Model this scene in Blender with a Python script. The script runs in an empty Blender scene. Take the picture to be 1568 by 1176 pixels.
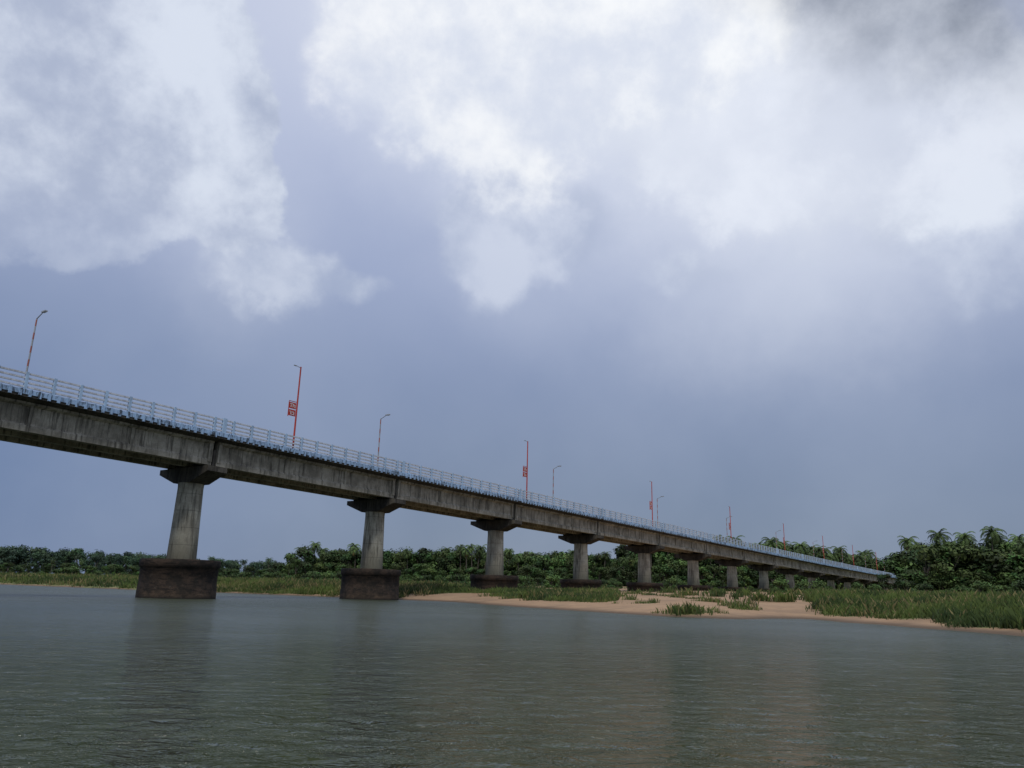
import bpy, math, random
import numpy as np
from mathutils import Vector, Matrix
random.seed(7); rng=np.random.default_rng(7)
scene=bpy.context.scene
scene.view_settings.view_transform='Standard'
scene.view_settings.look='None'
scene.view_settings.exposure=0
R_=math.radians

# ------------------------------------------------------------ helpers
class NT:
    def __init__(s,nt): s.nt=nt; nt.nodes.clear()
    def n(s,t,**k):
        x=s.nt.nodes.new(t)
        for a,b in k.items(): setattr(x,a,b)
        return x
    def l(s,a,b): s.nt.links.new(a,b)
    def put(s,sock,v):
        if isinstance(v,bpy.types.NodeSocket): s.l(v,sock)
        elif v is not None: sock.default_value=v
    def math(s,op,a,b=None,c=None,clamp=False):
        x=s.n('ShaderNodeMath',operation=op); x.use_clamp=clamp
        s.put(x.inputs[0],a); s.put(x.inputs[1],b); s.put(x.inputs[2],c)
        return x.outputs[0]
    def vm(s,op,a,b=None,scale=None):
        x=s.n('ShaderNodeVectorMath',operation=op)
        s.put(x.inputs[0],a); s.put(x.inputs[1],b)
        if scale is not None: s.put(x.inputs['Scale'],scale)
        return x.outputs['Value'] if op in('LENGTH','DOT_PRODUCT','DISTANCE') else x.outputs[0]
    def noise(s,vec,scale,detail=4,rough=.5,dist=0,color=False):
        x=s.n('ShaderNodeTexNoise'); s.put(x.inputs['Vector'],vec)
        x.inputs['Scale'].default_value=scale; x.inputs['Detail'].default_value=detail
        x.inputs['Roughness'].default_value=rough; x.inputs['Distortion'].default_value=dist
        return x.outputs['Color'] if color else x.outputs['Fac']
    def mr(s,v,a,b,c=0,d=1,smooth=False):
        x=s.n('ShaderNodeMapRange'); 
        if smooth: x.interpolation_type='SMOOTHSTEP'
        s.put(x.inputs[0],v)
        for i,q in zip((1,2,3,4),(a,b,c,d)): s.put(x.inputs[i],q)
        return x.outputs[0]
    def mix(s,f,a,b,mode='MIX'):
        x=s.n('ShaderNodeMixRGB',blend_type=mode)
        s.put(x.inputs[0],f)
        for i,q in ((1,a),(2,b)):
            if isinstance(q,tuple) and len(q)==3: q=q+(1,)
            s.put(x.inputs[i],q)
        return x.outputs[0]
    def ramp(s,f,stops,interp='LINEAR'):
        x=s.n('ShaderNodeValToRGB'); s.put(x.inputs[0],f); cr=x.color_ramp; cr.interpolation=interp
        while len(cr.elements)<len(stops): cr.elements.new(.5)
        for e,(p,c) in zip(cr.elements,stops):
            e.position=p; e.color=tuple(c)+(1,) if len(c)==3 else c
        return x.outputs[0]
    def sc(s,vec,v): return s.vm('MULTIPLY',vec,v)

def material(name):
    m=bpy.data.materials.new(name); m.use_nodes=True
    t=NT(m.node_tree); o=t.n('ShaderNodeOutputMaterial'); b=t.n('ShaderNodeBsdfPrincipled')
    t.l(b.outputs[0],o.inputs[0]); b.inputs['Roughness'].default_value=.9
    try: b.inputs['Specular IOR Level'].default_value=.3
    except: pass
    g=t.n('ShaderNodeNewGeometry')
    return m,t,b,g.outputs['Position']
def bump(t,b,h,strength=.4,dist=.03):
    x=t.n('ShaderNodeBump'); x.inputs['Strength'].default_value=strength; x.inputs['Distance'].default_value=dist
    t.l(h,x.inputs['Height']); t.l(x.outputs[0],b.inputs['Normal'])

# ------------------------------------------------------------ materials
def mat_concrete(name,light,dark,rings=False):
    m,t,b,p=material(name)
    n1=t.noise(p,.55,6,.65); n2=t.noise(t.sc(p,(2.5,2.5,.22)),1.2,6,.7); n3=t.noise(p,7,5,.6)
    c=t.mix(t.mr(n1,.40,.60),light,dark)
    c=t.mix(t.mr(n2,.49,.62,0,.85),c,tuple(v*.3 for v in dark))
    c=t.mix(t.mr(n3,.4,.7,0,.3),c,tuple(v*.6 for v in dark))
    if rings:
        s=t.n('ShaderNodeSeparateXYZ'); t.l(p,s.inputs[0])
        fr=t.math('FRACT',t.math('MULTIPLY',s.outputs[2],.62))
        rg=t.mr(fr,0,.05,.6,0)
        c=t.mix(rg,c,(.03,.03,.025))
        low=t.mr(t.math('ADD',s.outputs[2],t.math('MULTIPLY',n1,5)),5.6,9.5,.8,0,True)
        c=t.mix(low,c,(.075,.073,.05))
    t.l(c,b.inputs['Base Color']); bump(t,b,n3,.5,.03)
    return m
M_conc=mat_concrete('weathered_concrete',(.45,.415,.325),(.23,.21,.16))
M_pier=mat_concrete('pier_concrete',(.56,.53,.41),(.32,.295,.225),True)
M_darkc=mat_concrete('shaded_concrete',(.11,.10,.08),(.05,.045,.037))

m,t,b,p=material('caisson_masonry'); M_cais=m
s=t.n('ShaderNodeSeparateXYZ'); t.l(p,s.inputs[0])
n1=t.noise(p,.9,6,.7); n2=t.noise(t.sc(p,(1,1,4)),1.1,5,.65); n3=t.noise(p,5,5,.7)
c=t.mix(t.mr(n1,.42,.6),(.022,.018,.014),(.060,.041,.029))
c=t.mix(t.mr(n2,.5,.62,0,.85),c,(.013,.011,.009))
band=t.mr(t.math('ADD',s.outputs[2],t.math('MULTIPLY',n2,1.2)),.75,1.5,1,0,True)
c=t.mix(t.math('MULTIPLY',band,t.mr(n1,.4,.6,.15,.65)),c,(.115,.08,.052))
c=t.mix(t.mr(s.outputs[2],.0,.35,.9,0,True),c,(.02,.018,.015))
c=t.mix(t.mr(t.noise(p,2.3,6,.8),.6,.68,0,.4),c,(.17,.15,.12))
t.l(c,b.inputs['Base Color']); bump(t,b,n3,.8,.1)

def mat_paint(name,col,dirt,amt,rough=.6,vert=True):
    m,t,b,p=material(name)
    n=t.noise(t.sc(p,(1.6,1.6,.5)) if vert else p,2.2,6,.7); n2=t.noise(p,.35,3,.5)
    c=t.mix(t.mr(n,.47,.60,0,amt),col,dirt)
    c=t.mix(t.mr(n2,.4,.65,0,.3),c,tuple(v*.6 for v in col))
    t.l(c,b.inputs['Base Color']); b.inputs['Roughness'].default_value=rough
    return m
M_rail=mat_paint('white_rail_paint',(.64,.66,.68),(.24,.24,.24),.55)
M_post=mat_paint('pale_blue_post_paint',(.42,.58,.76),(.17,.21,.26),.4)
M_kerb=mat_paint('blue_kerb_paint',(.36,.52,.72),(.05,.06,.07),1.0)
M_red=mat_paint('red_paint',(.48,.055,.035),(.2,.05,.04),.4,.5)
M_dred=mat_paint('faded_red_paint',(.36,.13,.10),(.2,.1,.08),.4,.5)
M_white=mat_paint('white_paint',(.75,.75,.75),(.4,.4,.4),.3,.5)
M_metal=mat_paint('galvanised_steel',(.36,.38,.40),(.15,.14,.13),.5,.5)
m,t,b,p=material('asphalt'); M_asph=m
t.l(t.mix(t.noise(p,12,3),(.04,.04,.042),(.065,.065,.065)),b.inputs['Base Color'])

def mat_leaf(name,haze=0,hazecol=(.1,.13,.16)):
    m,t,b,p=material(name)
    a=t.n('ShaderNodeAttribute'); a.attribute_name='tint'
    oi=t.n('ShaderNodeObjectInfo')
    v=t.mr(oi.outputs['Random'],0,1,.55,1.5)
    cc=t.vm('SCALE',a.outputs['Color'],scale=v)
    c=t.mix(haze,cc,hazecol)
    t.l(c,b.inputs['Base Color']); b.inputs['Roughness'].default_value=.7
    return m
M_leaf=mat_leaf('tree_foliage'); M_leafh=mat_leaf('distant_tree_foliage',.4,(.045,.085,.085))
M_grass=mat_leaf('grass_blades')
m,t,b,p=material('bark'); M_bark=m
t.l(t.mix(t.noise(t.sc(p,(3,3,1)),4,5),(.07,.06,.045),(.16,.14,.115)),b.inputs['Base Color'])

m,t,b,p=material('sand_and_soil'); M_ground=m
a=t.n('ShaderNodeAttribute'); a.attribute_name='grass'
n1=t.noise(p,.12,5,.6); n2=t.noise(p,1.3,6,.65); n3=t.noise(p,9,4,.6); n4=t.noise(t.sc(p,(.5,1,1)),.35,5,.65)
s=t.n('ShaderNodeSeparateXYZ'); t.l(p,s.inputs[0])
sand=t.mix(t.mr(n1,.35,.65),(.40,.26,.15),(.33,.21,.12))
sand=t.mix(t.mr(n2,.5,.7,0,.6),sand,(.19,.125,.078))
sand=t.mix(t.mr(n4,.48,.62,0,.5),sand,(.19,.13,.08))
sand=t.mix(t.mr(n3,.5,.7,0,.25),sand,(.42,.30,.19))
sand=t.mix(t.mr(s.outputs[2],.02,.25,.85,0,True),sand,(.08,.055,.035))
gr=t.mix(t.mr(n2,.35,.65),(.095,.12,.035),(.20,.19,.075))
fac=t.mr(t.math('ADD',a.outputs['Fac'],t.math('MULTIPLY',t.math('SUBTRACT',n2,.5),.9)),.35,.6,0,1,True)
t.l(t.mix(fac,sand,gr),b.inputs['Base Color']); bump(t,b,n2,.6,.15)

m,t,b,p=material('river_water'); M_water=m
b.inputs['IOR'].default_value=1.31
try: b.inputs['Specular IOR Level'].default_value=.5
except: pass
# roughness rises away from the camera, blurring far reflections in place of unresolved ripples
s=t.n('ShaderNodeSeparateXYZ'); t.l(p,s.inputs[0])
t.l(t.mr(s.outputs[1],8,60,.06,.30),b.inputs['Roughness'])
nA=t.noise(t.sc(p,(.7,1.1,1)),2.4,4,.66,.6); nB=t.noise(t.sc(p,(.7,1.1,1)),.75,3,.55,.4); nC=t.noise(t.sc(p,(.5,1,1)),.09,4,.6)
amp=t.mr(nC,.38,.62,.65,1.3)
h=t.math('ADD',t.math('MULTIPLY',t.math('MULTIPLY',nA,.46),amp),t.math('MULTIPLY',nB,.48))
bump(t,b,h,1.0,1.0)
c=t.mix(t.mr(t.noise(p,.035,4,.5),.35,.65),(.052,.066,.040),(.068,.080,.050))
t.l(c,b.inputs['Base Color'])

# ------------------------------------------------------------ mesh builder
class B:
    def __init__(s): s.v=[];s.f=[];s.m=[];s.s=[];s.c=[]
    def add(s,vs,fs,mi=0,sm=False,col=None):
        o=len(s.v); s.v+= [tuple(v) for v in vs]; s.f+=[tuple(i+o for i in f) for f in fs]
        s.m+=[mi]*len(fs); s.s+=[sm]*len(fs)
        s.c+=[col if col else (1,1,1)]*len(vs)
    def box(s,c,d,mi=0):
        x,y,z=c;a,b_,h=d[0]/2,d[1]/2,d[2]/2
        vs=[(x+i*a,y+j*b_,z+k*h) for k in(-1,1) for j in(-1,1) for i in(-1,1)]
        s.add(vs,[(0,2,3,1),(4,5,7,6),(0,1,5,4),(2,6,7,3),(0,4,6,2),(1,3,7,5)],mi)
    def cyl(s,p0,p1,r0,r1,n=8,mi=0,sm=True,col=None,caps=True):
        p0=Vector(p0);p1=Vector(p1);d=(p1-p0).normalized()
        a=d.orthogonal().normalized();b_=d.cross(a)
        vs=[];
        for p,r in((p0,r0),(p1,r1)):
            for i in range(n):
                t=2*math.pi*i/n; vs.append(p+a*math.cos(t)*r+b_*math.sin(t)*r)
        fs=[(i,(i+1)%n,n+(i+1)%n,n+i) for i in range(n)]
        s.add(vs,fs,mi,sm,col)
        if caps:
            s.add(vs[:n],[tuple(range(n))[::-1]],mi,False,col); s.add(vs[n:],[tuple(range(n))],mi,False,col)
    def lathe(s,cx,cy,prof,n=32,mi=0):
        vs=[(cx+r*math.cos(2*math.pi*i/n),cy+r*math.sin(2*math.pi*i/n),z) for r,z in prof for i in range(n)]
        fs=[]
        for k in range(len(prof)-1):
            for i in range(n):
                j=(i+1)%n; fs.append((k*n+i,k*n+j,(k+1)*n+j,(k+1)*n+i))
        s.add(vs,fs,mi,True)
        s.add(vs[-n:],[tuple(range(n))],mi)
    def mesh(s,name,mats,tint=False):
        me=bpy.data.meshes.new(name); me.from_pydata(s.v,[],s.f); me.update()
        for m in mats: me.materials.append(m)
        me.polygons.foreach_set('material_index',s.m); me.polygons.foreach_set('use_smooth',s.s)
        if tint:
            at=me.attributes.new('tint','FLOAT_COLOR','POINT')
            at.data.foreach_set('color',np.array([(*c,1) for c in s.c],dtype=np.float32).ravel())
        return me
    def obj(s,name,mats,parent=None,tint=False):
        return mkobj(name,s.mesh(name,mats,tint),parent)
def mkobj(name,me,parent=None,loc=None,rotz=0,sc=1):
    o=bpy.data.objects.new(name,me); scene.collection.objects.link(o)
    if parent: o.parent=parent
    if loc is not None: o.location=loc
    o.rotation_euler=(0,0,rotz); o.scale=(sc,)*3 if not isinstance(sc,tuple) else sc
    return o
def empty(name):
    o=bpy.data.objects.new(name,None); scene.collection.objects.link(o); return o

# ------------------------------------------------------------ bridge
P0=(-31.0,75.2); D=(.5785,.8157); N=(.8157,-.5785); S=25.2
def RZ(L): return 16.7-.0172*L+1.8e-5*L*L
def P(L,o,dz): return (P0[0]+L*D[0]+o*N[0],P0[1]+L*D[1]+o*N[1],RZ(L)+dz)
def prism(b,L0,L1,poly,mi=0):
    n=len(poly); vs=[P(L0,*q) for q in poly]+[P(L1,*q) for q in poly]
    fs=[tuple(range(n)),tuple(range(n,2*n))[::-1]]+[(i,n+i,n+(i+1)%n,(i+1)%n) for i in range(n)]
    b.add(vs,fs,mi)
def rect(o0,o1,a,c): return [(o0,a),(o1,a),(o1,c),(o0,c)]
bridge=empty('concrete_road_bridge')
n0,n1=-4,17
slab=B();kerb=B();rail=B();gird=B();pier=B();cais=B()
for k in range(n0,n1):
    A=k*S;Z=(k+1)*S
    L0,L1=A+.03,Z-.03
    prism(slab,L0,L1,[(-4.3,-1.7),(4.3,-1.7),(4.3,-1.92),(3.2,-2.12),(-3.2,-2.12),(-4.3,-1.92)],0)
    prism(slab,A,Z,rect(-3.98,3.98,-1.69,-1.6),1)
    for sgn in(-1,1):
        prism(kerb,L0,L1,rect(sgn*4.0,sgn*4.36,-1.72,-1.36))
        q=L0+.4
        while q<L1-.3:
            prism(kerb,q,q+.22,rect(sgn*4.1,sgn*4.42,-1.88,-1.32)); q+=.72
    g0,g1=A+.28,Z-.28
    for o in(-2.9,0,2.9):
        prism(gird,g0,g1,[(o-.5,-2.1),(o+.5,-2.1),(o+.5,-2.25),(o+.2,-2.42),(o+.2,-3.75),(o+.36,-3.95),(o+.36,-4.4),(o-.36,-4.4),(o-.36,-3.95),(o-.2,-3.75),(o-.2,-2.42),(o-.5,-2.25)])
    for q in (g0+.02,A+S/3,A+2*S/3,g1-.42):
        end=(q<A+2 or q>Z-2); w=.4 if end else .25
        prism(gird,q,q+w,rect(-2.71,2.71,-2.13,-3.9))
        for sgn in(-1,1):
            prism(gird,q,q+w,rect(sgn*3.08,sgn*(3.34 if end else 3.24),-2.13,-4.1 if end else -3.9))
    nP=12; sp=(Z-A)/nP
    for sgn in(-1,1):
        for i in range(nP):
            l=A+sp*(i+.5)
            prism(rail,l-.11,l+.11,rect(sgn*4.06,sgn*4.30,-1.38,.04),1)
        for dz in(-.06,-.42,-.78,-1.12):
            prism(rail,A+.02,Z-.02,rect(sgn*4.12,sgn*4.25,dz-.08,dz+.05),0)
    for sgn in(-1,1): prism(rail,A-.2,A+.2,rect(sgn*4.03,sgn*4.33,-1.37,.1),1)
for k in range(n0,n1+1):
    L=k*S; x,y=P0[0]+L*D[0],P0[1]+L*D[1]; T=-4.4-.14
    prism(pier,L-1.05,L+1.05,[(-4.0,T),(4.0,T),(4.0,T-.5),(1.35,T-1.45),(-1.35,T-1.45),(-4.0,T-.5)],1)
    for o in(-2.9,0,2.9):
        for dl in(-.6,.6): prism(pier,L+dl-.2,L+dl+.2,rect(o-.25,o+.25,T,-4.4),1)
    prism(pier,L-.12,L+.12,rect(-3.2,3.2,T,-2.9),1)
    zt=RZ(L)+T-1.43
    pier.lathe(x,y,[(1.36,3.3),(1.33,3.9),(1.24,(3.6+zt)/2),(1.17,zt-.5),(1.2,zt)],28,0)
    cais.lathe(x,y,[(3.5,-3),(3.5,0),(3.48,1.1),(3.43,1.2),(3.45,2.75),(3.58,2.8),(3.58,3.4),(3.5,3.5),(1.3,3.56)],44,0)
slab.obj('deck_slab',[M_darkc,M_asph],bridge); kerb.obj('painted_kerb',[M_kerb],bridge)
rail.obj('railing',[M_rail,M_post],bridge); gird.obj('girders',[M_conc],bridge)
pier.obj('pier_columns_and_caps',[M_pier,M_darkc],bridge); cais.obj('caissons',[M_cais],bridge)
ab=B(); LZ=n1*S
prism(ab,LZ+.05,LZ+9,[(-4.6,-1.2),(4.6,-1.2),(4.6,-12),(-4.6,-12)])
ab.obj('abutment',[M_conc],bridge)

ang=math.atan2(D[1],D[0])
bp=B()
bp.box((0,0,.12),(.4,.4,.24),2)
bp.cyl((0,0,.2),(0,0,9.3),.10,.075,8,0)
bp.cyl((-.05,0,9.2),(-.65,0,9.28),.04,.03,6,2); bp.box((-.75,0,9.27),(.35,.14,.08),2)
bp.box((-.60,0,4.1),(.90,.04,.66),0); bp.box((-.60,0,4.88),(.90,.04,.66),0)
bp.box((-1.08,0,4.48),(.05,.06,1.65),0); bp.box((-.60,0,5.34),(.95,.06,.06),0)
for (cx,cz,w,h_) in [(-.78,5.05,.34,.07),(-.54,4.88,.07,.38),(-.8,4.82,.07,.28),(-.38,4.95,.22,.07),(-.3,4.78,.07,.26),
                   (-.82,4.22,.26,.07),(-.74,4.05,.08,.34),(-.48,4.18,.24,.08),(-.36,4.02,.08,.3),(-.54,3.92,.24,.06)]:
    for yy in(-.035,.035): bp.box((cx,yy,cz),(w,.02,h_),1)
bpm=bp.mesh('banner_pole',[M_red,M_white,M_metal])
lp=B()
lp.box((0,0,.2),(.45,.45,.4),1)
for sx in(-1,1): lp.cyl((sx*.42,0,.3),(0,0,1.9),.05,.04,6,1)
zz=.4;i=0
while zz<8.6:
    z2=min(zz+.62,8.6)
    mi=3 if zz<2.6 else (3 if i%2 else 2)
    lp.cyl((0,0,zz),(0,0,z2),.10-.004*zz,.10-.004*z2,8,mi,True,None,False); zz=z2;i+=1
lp.cyl((0,0,8.55),(0,-.95,8.95),.05,.04,6,3)
lp.box((0,-1.25,9.0),(.24,.7,.11),3); lp.box((0,-1.28,8.93),(.17,.45,.05),0)
lpm=lp.mesh('street_lamp',[M_white,M_post,M_dred,M_metal])
for k in range(-1,10):
    L=8.7+44.1*k; mkobj('banner_pole',bpm,None,P(L,3.8,-1.6),ang)
for k in range(-1,10):
    L=-14.8+43.6*k; mkobj('street_lamp',lpm,None,P(L,-3.8,-1.6),ang)

# ------------------------------------------------------------ terrain
SH=np.array([(-1600,900),(-400,290),(-180,190),(-97,153),(-59,126),(-35,114),(-14,99),(-6,92.5),(-1,80),(4,70),(10.6,57.5),(15.7,54),(19,58),(22.5,61),(23.3,54.5),(24.7,45),(25.2,38),(28,15),(40,-60),(300,-300),(1600,-900)],dtype=float)
def sdist(x,y):
    best=np.full(x.shape,1e9)
    for a,b_ in zip(SH[:-1],SH[1:]):
        ab_=b_-a; t_=np.clip(((x-a[0])*ab_[0]+(y-a[1])*ab_[1])/(ab_@ab_),0,1)
        best=np.minimum(best,np.hypot(x-a[0]-t_*ab_[0],y-a[1]-t_*ab_[1]))
    return np.where(y>np.interp(x,SH[:,0],SH[:,1]),best,-best)
def wob(x,y,s,ph=0):
    return (np.sin(x*s+ph)+np.sin(y*s*1.13+1.7+ph)+np.sin((x+y)*s*.71+2.9*ph)+np.sin((x-y)*s*1.61+.4+ph)+np.sin((x*.3+y)*s*2.7+ph))/5
def height(x,y):
    d=sdist(x,y)+wob(x,y,.35)*.9+wob(x,y,1.1,2)*.3
    up=1.35*(1-np.exp(-np.maximum(d,0)/10))+np.clip((d-25)*.012,0,2.6)+np.clip(d/15,0,1)*(wob(x,y,.16,1)*.20+wob(x,y,.6,3)*.07)
    return np.where(d>0,up+.0,np.maximum(d*.25,-2.5))
def grassmask(x,y):
    d=sdist(x,y)+wob(x,y,.5,5)*1.5
    w=wob(x,y,.22,4)*1.8
    left=(x< 8.0+(y-58)*.12+w)
    right=(x> 25.0+(y-64)*.38+w)|((x>24)&(y<58))
    m_=np.where(left,np.clip((d-np.where(x>-13,5.0,.2))/2,0,1),0)
    m_=np.where(right,np.clip((d-1.6)/1.2,0,1)*np.clip(.75+wob(x,y,.7,51)*1.2,.1,1),m_)
    far=np.clip((y-170)/50,0,1)*np.clip((wob(x,y,.11,8)+.25)*3,0,1)
    m_=np.maximum(m_,far*(~left)*(~right))
    sandy=np.clip((wob(x,y,.30,31)-.02)*5,0,1)*(x>-12)*(x<20)*(d>12)
    hole=np.exp(-(((x+6)/6)**2+((y-102)/5)**2))+np.exp(-(((x-30)/26)**2+((y-165)/22)**2))+.8*np.exp(-(((x+19)/4)**2+((y-106)/3)**2))
    m_=m_*(1-np.clip(hole*1.6+sandy*.9,0,1))
    tuft=(~left)*(~right)*np.clip((wob(x,y,.9,41)-.52)*6,0,.8)*(d>3)
    clump=np.exp(-(((x-13.5)/1.7)**2+((y-58.8)/1.1)**2))*1.3+.8*np.exp(-(((x-19.5)/1.0)**2+((y-66)/1.0)**2))
    return np.clip(np.maximum(np.maximum(m_,tuft),clump),0,1)
def axis(a,b_,st,lo,hi):
    c_=np.arange(a,b_,st); l=[];v=a;s_=st
    while v>lo: s_*=1.25; v-=s_; l.append(v)
    r=[];v=c_[-1];s_=st
    while v<hi: s_*=1.25; v+=s_; r.append(v)
    return np.array(l[::-1]+list(c_)+r)
xs=axis(-120,150,1.3,-3000,3000); ys=axis(25,240,1.1,-3000,4000)
X,Y=np.meshgrid(xs,ys); Zh=height(X,Y); G=grassmask(X,Y)
nx,ny=len(xs),len(ys)
co=np.stack([X,Y,Zh],-1).reshape(-1,3)
idx=np.arange(nx*ny).reshape(ny,nx)
fa=np.stack([idx[:-1,:-1],idx[:-1,1:],idx[1:,1:],idx[1:,:-1]],-1).reshape(-1,4)
def npmesh(name,co,fa,k):
    me=bpy.data.meshes.new(name); me.vertices.add(len(co)); me.vertices.foreach_set('co',co.astype(np.float32).ravel())
    me.loops.add(fa.size); me.loops.foreach_set('vertex_index',fa.astype(np.int32).ravel())
    me.polygons.add(len(fa)); me.polygons.foreach_set('loop_start',np.arange(0,fa.size,k,dtype=np.int32))
    me.update(calc_edges=True); me.validate(); return me
me=npmesh('riverbank_ground',co,fa,4)
me.polygons.foreach_set('use_smooth',[True]*len(me.polygons))
at=me.attributes.new('grass','FLOAT','POINT'); at.data.foreach_set('value',G.astype(np.float32).ravel())
me.materials.append(M_ground); mkobj('riverbank_ground',me)
w=B(); w.add([(-3000,-3000,0),(3000,-3000,0),(3000,4000,0),(-3000,4000,0)],[(0,1,2,3)]); w.obj('river_water',[M_water])

# ------------------------------------------------------------ grass (one mesh)
def make_grass():
    n=150000; n2=80000
    x=np.concatenate([rng.uniform(-50,75,n),rng.uniform(-160,160,n2)]); y=np.concatenate([rng.uniform(34,135,n),rng.uniform(60,240,n2)])
    d=sdist(x,y)
    keep=(d>0.3)&(rng.random(len(x))<np.clip(1.3-d/70,.15,1))
    x,y=x[keep],y[keep]
    g=grassmask(x,y)*(.45+.55*(wob(x,y,.8,6)>-.2))
    k2=(rng.random(len(x))<g)&(height(x,y)>.08)
    x,y=x[k2],y[k2]
    nb=9
    tv=np.repeat(rng.uniform(.5,1.35,len(x)),nb)
    tq=np.repeat(rng.normal(0,.18,len(x)),nb)
    sp_=np.repeat(.12+np.hypot(x,y)/500,nb)
    x=np.repeat(x,nb)+rng.normal(0,1,len(x)*nb)*sp_; y=np.repeat(y,nb)+rng.normal(0,1,len(y)*nb)*sp_
    dd=sdist(x,y); right=(x>20); left=(x<-10)
    z=height(x,y); n=len(x)
    hb=.32+.45*(wob(x,y,.5,7)+.15)+.30*right*np.clip((dd-2)/9,0,1)+.45*left*np.clip(dd/5,0,1)+.2*(wob(x,y,1.3,15)>.2)
    h_=np.clip(hb,.14,1.3)*rng.uniform(.5,1.1,n)*tv
    wd=rng.uniform(.009,.017,n)*(1+np.hypot(x,y)/45)
    a=rng.uniform(0,2*math.pi,n); ln=rng.uniform(.1,.6,n)*h_; la=rng.uniform(0,2*math.pi,n)
    dx,dy=np.cos(a)*wd,np.sin(a)*wd; lx,ly=np.cos(la)*ln,np.sin(la)*ln
    v=np.zeros((n,4,3))
    v[:,0]=np.stack([x-dx,y-dy,z-.05],-1); v[:,1]=np.stack([x+dx,y+dy,z-.05],-1)
    v[:,2]=np.stack([x+dx*.6+lx*.35,y+dy*.6+ly*.35,z+h_*.6],-1); v[:,3]=np.stack([x+lx,y+ly,z+h_*.95],-1)
    b_=np.arange(n)*4
    fa=np.stack([np.stack([b_,b_+1,b_+2],-1),np.stack([b_,b_+2,b_+3],-1)],1).reshape(-1,3)
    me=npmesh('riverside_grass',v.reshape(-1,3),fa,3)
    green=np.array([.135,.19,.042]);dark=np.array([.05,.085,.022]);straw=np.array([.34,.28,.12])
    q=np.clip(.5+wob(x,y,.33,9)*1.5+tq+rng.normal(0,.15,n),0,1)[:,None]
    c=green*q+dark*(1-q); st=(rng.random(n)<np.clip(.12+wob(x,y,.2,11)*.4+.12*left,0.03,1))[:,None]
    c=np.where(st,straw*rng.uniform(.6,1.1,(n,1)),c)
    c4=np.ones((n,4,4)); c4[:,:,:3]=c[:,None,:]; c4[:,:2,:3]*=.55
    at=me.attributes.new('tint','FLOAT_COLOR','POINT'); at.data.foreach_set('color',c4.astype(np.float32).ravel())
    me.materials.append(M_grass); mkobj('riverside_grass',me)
make_grass()

# ------------------------------------------------------------ tree prototypes
def broadleaf(name,seed,H=10,W=5.5,mat=M_leaf,low=.0,dens=1.0,ls=1.0):
    r=random.Random(seed); b=B()
    b.cyl((0,0,-.5),(r.uniform(-.3,.3),r.uniform(-.3,.3),H*.5),.28,.14,7,0,True,(1,1,1))
    lobes=[]
    for i in range(18):
        a=r.uniform(0,6.28); rr=W*.62*math.sqrt(r.random()); z=H*(low+.10+(.80-low)*r.random()) if i>3 else H*r.uniform(.72,.86)
        rr*= (1-.55*max(0,(z/H-.6)/.4))
        lobes.append((rr*math.cos(a),rr*math.sin(a),z,W*r.uniform(.2,.36)))
    for l in lobes[:7]: b.cyl((0,0,H*.3),(l[0],l[1],l[2]),.11,.03,5,0,True,(1,1,1))
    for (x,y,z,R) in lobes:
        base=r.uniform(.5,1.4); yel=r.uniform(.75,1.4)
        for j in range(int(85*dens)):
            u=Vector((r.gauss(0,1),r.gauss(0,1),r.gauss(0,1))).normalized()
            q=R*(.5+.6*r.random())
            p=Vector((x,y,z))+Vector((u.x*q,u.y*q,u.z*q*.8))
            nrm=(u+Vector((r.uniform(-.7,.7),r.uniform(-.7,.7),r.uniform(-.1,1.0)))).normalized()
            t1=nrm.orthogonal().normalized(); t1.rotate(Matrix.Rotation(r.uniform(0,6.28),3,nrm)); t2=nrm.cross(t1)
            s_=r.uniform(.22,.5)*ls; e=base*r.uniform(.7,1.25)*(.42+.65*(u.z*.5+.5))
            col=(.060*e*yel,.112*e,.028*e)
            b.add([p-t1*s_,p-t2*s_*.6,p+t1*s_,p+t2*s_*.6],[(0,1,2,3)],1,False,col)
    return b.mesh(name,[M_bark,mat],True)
def palm(name,seed,H=12,mat=M_leaf):
    r=random.Random(seed); b=B()
    lx,ly=r.uniform(-1.2,1.2),r.uniform(-1.2,1.2); prev=Vector((0,0,-.5))
    for i in range(1,7):
        f=i/6; p=Vector((lx*f*f,ly*f*f,H*f)); b.cyl(prev,p,.22-.10*(f-1/6),.22-.10*f,7,0,True,(1,1,1),False); prev=p
    top=prev
    nf=26
    for i in range(nf):
        a=i*2.39996+r.uniform(-.2,.2); el=R_(68-105*(i/nf)+r.uniform(-8,8)); Lf=r.uniform(2.5,3.5)
        pts=[];p=top.copy();e=el;st=Lf/9
        for k in range(10):
            pts.append(p.copy()); p=p+Vector((math.cos(a)*math.cos(e),math.sin(a)*math.cos(e),math.sin(e)))*st; e-=R_(9+k*1.3)
        g=r.uniform(.65,1.3); dead=(i>nf-4 and r.random()<.5)
        side=Vector((-math.sin(a),math.cos(a),0))
        for k in range(9):
            p0,p1=pts[k],pts[k+1]; d=(p1-p0)
            wv=.85*math.sin(math.pi*min(1,(k+1.3)/10.5))**.7
            for sg in(-1,1):
                for h_ in(0,.5):
                    q=p0+d*h_; tip=q+side*sg*wv*.8+d*1.1-Vector((0,0,wv*r.uniform(.35,.75)))
                    e2=g*r.uniform(.7,1.2); col=(.17*e2,.13*e2,.05*e2) if dead else (.07*e2,.11*e2,.032*e2)
                    b.add([q,q+d*.55,tip],[(0,1,2)],1,False,col)
    for j in range(7):
        a=r.uniform(0,6.28); c=top+Vector((math.cos(a)*.35,math.sin(a)*.35,-.35-.2*r.random()))
        b.cyl(c-Vector((0,0,.14)),c+Vector((0,0,.14)),.12,.09,6,1,True,(.08,.09,.03))
    return b.mesh(name,[M_bark,mat],True)
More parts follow.
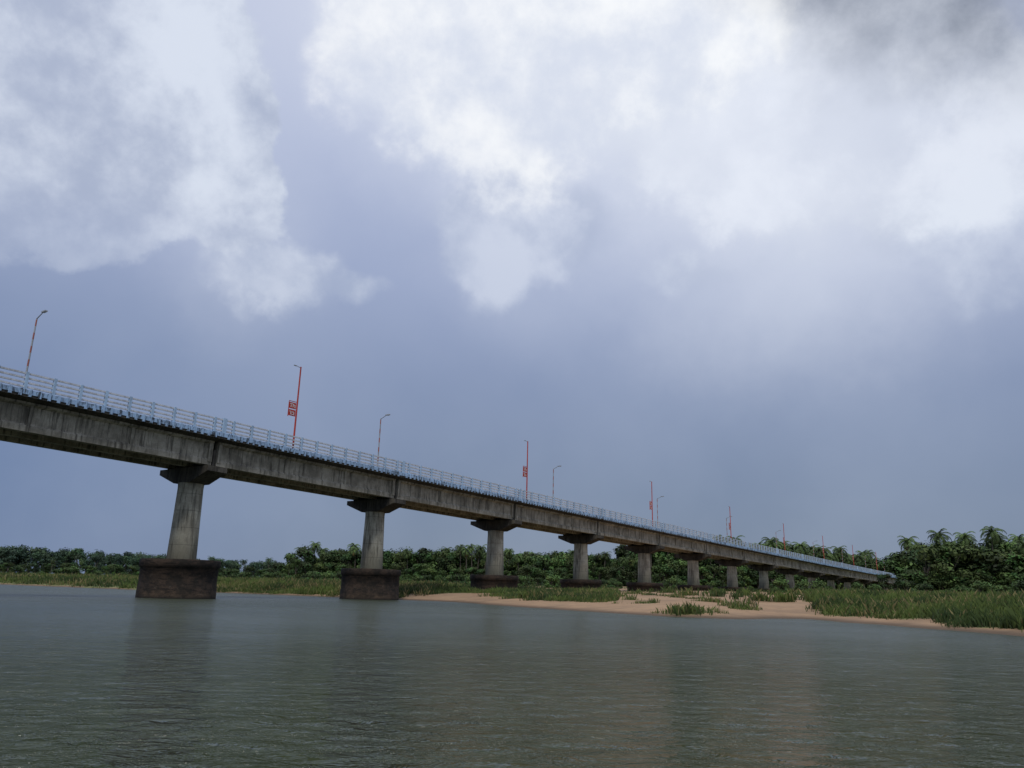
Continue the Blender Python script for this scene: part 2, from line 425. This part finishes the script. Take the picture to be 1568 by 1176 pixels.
BL=[broadleaf('broadleaf_%d'%i,20+i,10,W) for i,W in enumerate((5.5,6.5,5,7,6))]
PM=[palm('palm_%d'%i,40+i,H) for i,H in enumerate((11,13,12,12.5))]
def hz(me):
    m2=me.copy(); m2.materials[1]=M_leafh; return m2
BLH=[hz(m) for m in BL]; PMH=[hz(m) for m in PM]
SB=[broadleaf('shrub_%d'%i,70+i,3.2,3.2,M_leaf,0,.6,.6) for i in range(2)]
def gz(x,y): return float(height(np.array([float(x)]),np.array([float(y)]))[0])
def line_trees(root,poly,rows,rowgap,spacing,hc,hp,palmf,bl,pmm,seed,wide=1.0):
    r=random.Random(seed); pl=[Vector(p) for p in poly]
    for a,b_ in zip(pl[:-1],pl[1:]):
        d=b_-a; n=max(1,int(d.length/spacing)); nn=Vector((-d.y,d.x)).normalized()
        for row in range(rows):
            for i in range(n):
                q=a+d*((i+r.random())/n)+nn*(row*rowgap+r.uniform(-2.5,2.5))
                z=gz(q.x,q.y)
                if r.random()<palmf:
                    me=r.choice(pmm); sc=hp*r.uniform(.82,1.12)/13.2; mkobj('tree',me,root,(q.x,q.y,z-.3),r.uniform(0,6.28),sc)
                else:
                    me=r.choice(bl); sc=hc*r.uniform(.76,1.1)/10; k=sc*r.uniform(.8,1.05)*wide
                    mkobj('tree',me,root,(q.x,q.y,z-.3),r.uniform(0,6.28),(k,k,sc))
root=empty('distant_treeline')
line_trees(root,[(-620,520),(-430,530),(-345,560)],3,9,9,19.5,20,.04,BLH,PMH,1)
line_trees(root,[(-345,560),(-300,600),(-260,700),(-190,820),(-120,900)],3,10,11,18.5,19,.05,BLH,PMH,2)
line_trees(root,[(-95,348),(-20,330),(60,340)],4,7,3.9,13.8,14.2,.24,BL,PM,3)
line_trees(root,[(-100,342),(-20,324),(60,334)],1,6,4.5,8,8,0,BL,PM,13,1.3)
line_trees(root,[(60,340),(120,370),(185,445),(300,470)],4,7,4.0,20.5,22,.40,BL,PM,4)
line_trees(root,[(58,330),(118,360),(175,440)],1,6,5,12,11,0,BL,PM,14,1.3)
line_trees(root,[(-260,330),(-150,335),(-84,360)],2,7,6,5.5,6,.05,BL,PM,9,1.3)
root2=empty('right_bank_trees')
line_trees(root2,[(124,242),(152,229),(187,216),(300,194)],5,6,4.2,15.8,17.2,.6,BL,PM,5)
line_trees(root2,[(122,240),(152,227),(187,214)],2,7,4.2,15.0,12,0,BL,PM,15,1.15)
line_trees(root2,[(109,239),(124,232),(185,205)],1,6,4.2,8.0,8,.0,BL,PM,6,1.3)
mkobj('lone_broadleaf_tree',BL[2],None,(-86,322,gz(-86,322)),.7,(.75,.75,.9))
rs=empty('riverbank_shrubs'); r=random.Random(12)
for i in range(280):
    u=r.random()
    if u<.6: x,y=r.uniform(-70,60),r.uniform(190,310)
    elif u<.85: x,y=r.uniform(60,160),r.uniform(140,225)
    else: x,y=r.uniform(-150,-30),r.uniform(180,280)
    if abs((x-P0[0])*N[0]+(y-P0[1])*N[1])<6: continue
    mkobj('shrub',r.choice(SB),rs,(x,y,gz(x,y)-.2),r.uniform(0,6.28),r.uniform(.35,1.0))

# ------------------------------------------------------------ world
wd=bpy.data.worlds.new('World'); scene.world=wd; wd.use_nodes=True
t=NT(wd.node_tree)
out=t.n('ShaderNodeOutputWorld'); bg1=t.n('ShaderNodeBackground'); bg2=t.n('ShaderNodeBackground'); mx=t.n('ShaderNodeMixShader')
SAZ,SEL=-172,50
sky=t.n('ShaderNodeTexSky'); sky.sky_type='NISHITA'; sky.sun_disc=False; sky.sun_elevation=R_(SEL); sky.sun_rotation=R_(SAZ%360)
t.l(sky.outputs[0],bg1.inputs[0]); bg1.inputs[1].default_value=.08
tc=t.n('ShaderNodeTexCoord'); d=t.vm('NORMALIZE',tc.outputs['Generated'])
sp=t.n('ShaderNodeSeparateXYZ'); t.l(d,sp.inputs[0]); sx,sy,sz=sp.outputs
wc=t.noise(d,4.5,6,.56,0,True); wv=t.vm('SCALE',t.vm('SUBTRACT',wc,(.5,.5,.5)),scale=.18)
dw=t.vm('ADD',d,wv)
def dirv(az,el):
    a,e=R_(az),R_(el); return (math.sin(a)*math.cos(e),math.cos(a)*math.cos(e),math.sin(e))
def blob(az,el,r0,r1,stz=1.0,vec=dw):
    df=t.vm('SUBTRACT',vec,dirv(az,el))
    if stz!=1: df=t.vm('MULTIPLY',df,(1,1,stz))
    return t.mr(t.vm('LENGTH',df),r0,r1,1,0,True)
def total(lst):
    acc=None
    for (az,el,r0,r1,st,wt) in lst:
        x=t.math('MULTIPLY',blob(az,el,r0,r1,st),wt)
        acc=x if acc is None else t.math('ADD',acc,x)
    return acc
bil=t.noise(d,7.0,8,.58,.05)
big=t.noise(d,3.0,5,.5)
soft=total([(3,42,.05,.36,1,.60),(17,37,.05,.28,1,.34),(-12,38,.03,.26,1,.26),(-33,33,.05,.30,1,.22),(22,29,.05,.32,1,.32),(33,26,.05,.25,1,.20),(18,23,.05,.26,1.2,.20),(-22,23.5,.03,.16,1,.18),(0,25,.03,.18,1,.16)])
def cumulus(lst,lo,hi,k=1.5):
    T=total(lst)
    f=t.math('ADD',T,t.math('MULTIPLY',t.math('MULTIPLY',t.math('SUBTRACT',bil,.5),k),t.math('MULTIPLY',T,2.2,clamp=True)))
    return t.mr(f,lo,hi,0,1,True)
cA=cumulus([(-31,30,.09,.23,1.0,1.1),(-23,28.5,.03,.12,1,.9),(-21,25,.03,.095,1,.75),(-36,24,.04,.18,1.2,.7)],.42,.68,1.3)
cA2=cumulus([(-16,21.4,.02,.10,1.7,.9),(-21.5,21.5,.02,.09,1.3,.75),(-11.5,21,.01,.06,1.8,.55),(-19,18.8,.01,.07,1.6,.4)],.30,1.0,1.5)
cB=cumulus([(0,27.0,.03,.15,1.1,1.0),(-5,26,.02,.10,1,.8),(-3,21.5,.02,.09,.9,.5),(7,26,.02,.11,1.3,.7)],.32,1.05,1.7)
cD=cumulus([(22,31,.08,.27,1.4,1.0),(9,34,.04,.17,1.3,.7),(33,28.5,.05,.18,1.2,.8),(30,33,.03,.15,1,.5)],.34,.92,2.0)
cE=cumulus([(14,22.6,.02,.11,2.0,.9),(35,22,.03,.18,1.3,.9),(24,24,.03,.16,2,.7)],.3,1.2,1.7)
cT=cumulus([(2,41,.10,.34,1.2,1.2),(-11,36,.04,.2,1.3,.6),(14,38,.04,.18,1.2,.5)],.32,.95,1.9)
fade=t.mr(sz,.28,.46,.15,1,True)
base=t.ramp(sz,[(0,(.168,.215,.298)),(.12,(.185,.238,.348)),(.25,(.232,.290,.435)),(.38,(.305,.366,.542)),(.52,(.385,.445,.63)),(.68,(.50,.55,.715)),(1,(.60,.645,.74))])
lf=t.mr(sx,-.58,-.02,1,0,True); lowm=t.mr(sz,.12,.44,1,0,True)
base=t.mix(t.math('MULTIPLY',t.math('MULTIPLY',lf,lowm),.74),base,(.112,.176,.338))
col=t.mix(t.math('MULTIPLY',t.mr(big,.38,.65,0,.6),.25,None,True),base,(.5,.56,.69))
lit=t.mr(bil,.36,.64,0,1,True)
ccol=t.mix(lit,(.42,.475,.60),(.86,.90,.96))
cshade=t.mix(lit,(.38,.435,.57),(.72,.775,.87))
col=t.mix(t.math('MULTIPLY',cD,.70),col,ccol)
col=t.mix(soft,col,(.79,.83,.92))
col=t.mix(t.math('MULTIPLY',t.math('MULTIPLY',cA,fade),.78),col,cshade)
col=t.mix(t.math('MULTIPLY',cA2,.62),col,t.mix(lit,(.40,.46,.60),(.68,.73,.83)))
col=t.mix(t.math('MULTIPLY',cB,.60),col,t.mix(lit,(.38,.44,.59),(.66,.71,.82)))
col=t.mix(t.math('MULTIPLY',cE,.45),col,cshade)
col=t.mix(t.math('MULTIPLY',cT,.75),col,t.mix(lit,(.66,.71,.82),(.98,.99,.99)))
dark=total([(30,39,.05,.18,1.2,.95),(38,33.5,.04,.14,1.4,.65),(22,42,.03,.14,1.4,.5)])
df=t.math('MULTIPLY',dark,t.mr(bil,.35,.65,.95,.45),clamp=True)
col=t.mix(df,col,t.mix(t.mr(t.noise(d,12,6,.6),.35,.65),(.21,.24,.30),(.36,.39,.46)))
t.l(col,bg2.inputs[0]); bg2.inputs[1].default_value=1.07
mx.inputs[0].default_value=.95
t.l(bg1.outputs[0],mx.inputs[1]); t.l(bg2.outputs[0],mx.inputs[2]); t.l(mx.outputs[0],out.inputs[0])
wd.cycles.sampling_method='MANUAL'; wd.cycles.sample_map_resolution=256

sl=bpy.data.lights.new('sun','SUN'); sl.energy=1.5; sl.angle=R_(12); sl.color=(1,.96,.89)
so=bpy.data.objects.new('sun',sl); scene.collection.objects.link(so)
so.rotation_euler=Vector(dirv(SAZ,SEL)).to_track_quat('Z','Y').to_euler()

# ------------------------------------------------------------ camera
cd=bpy.data.cameras.new('camera'); cam=bpy.data.objects.new('camera',cd); scene.collection.objects.link(cam)
cd.sensor_width=36; cd.lens=27.05; cd.clip_end=8000; cd.clip_start=.1
cam.matrix_world=Matrix.Translation((0,0,1.6))@Matrix.Rotation(R_(90+14.93),4,'X')@Matrix.Rotation(R_(1.5),4,'Z')
scene.camera=cam
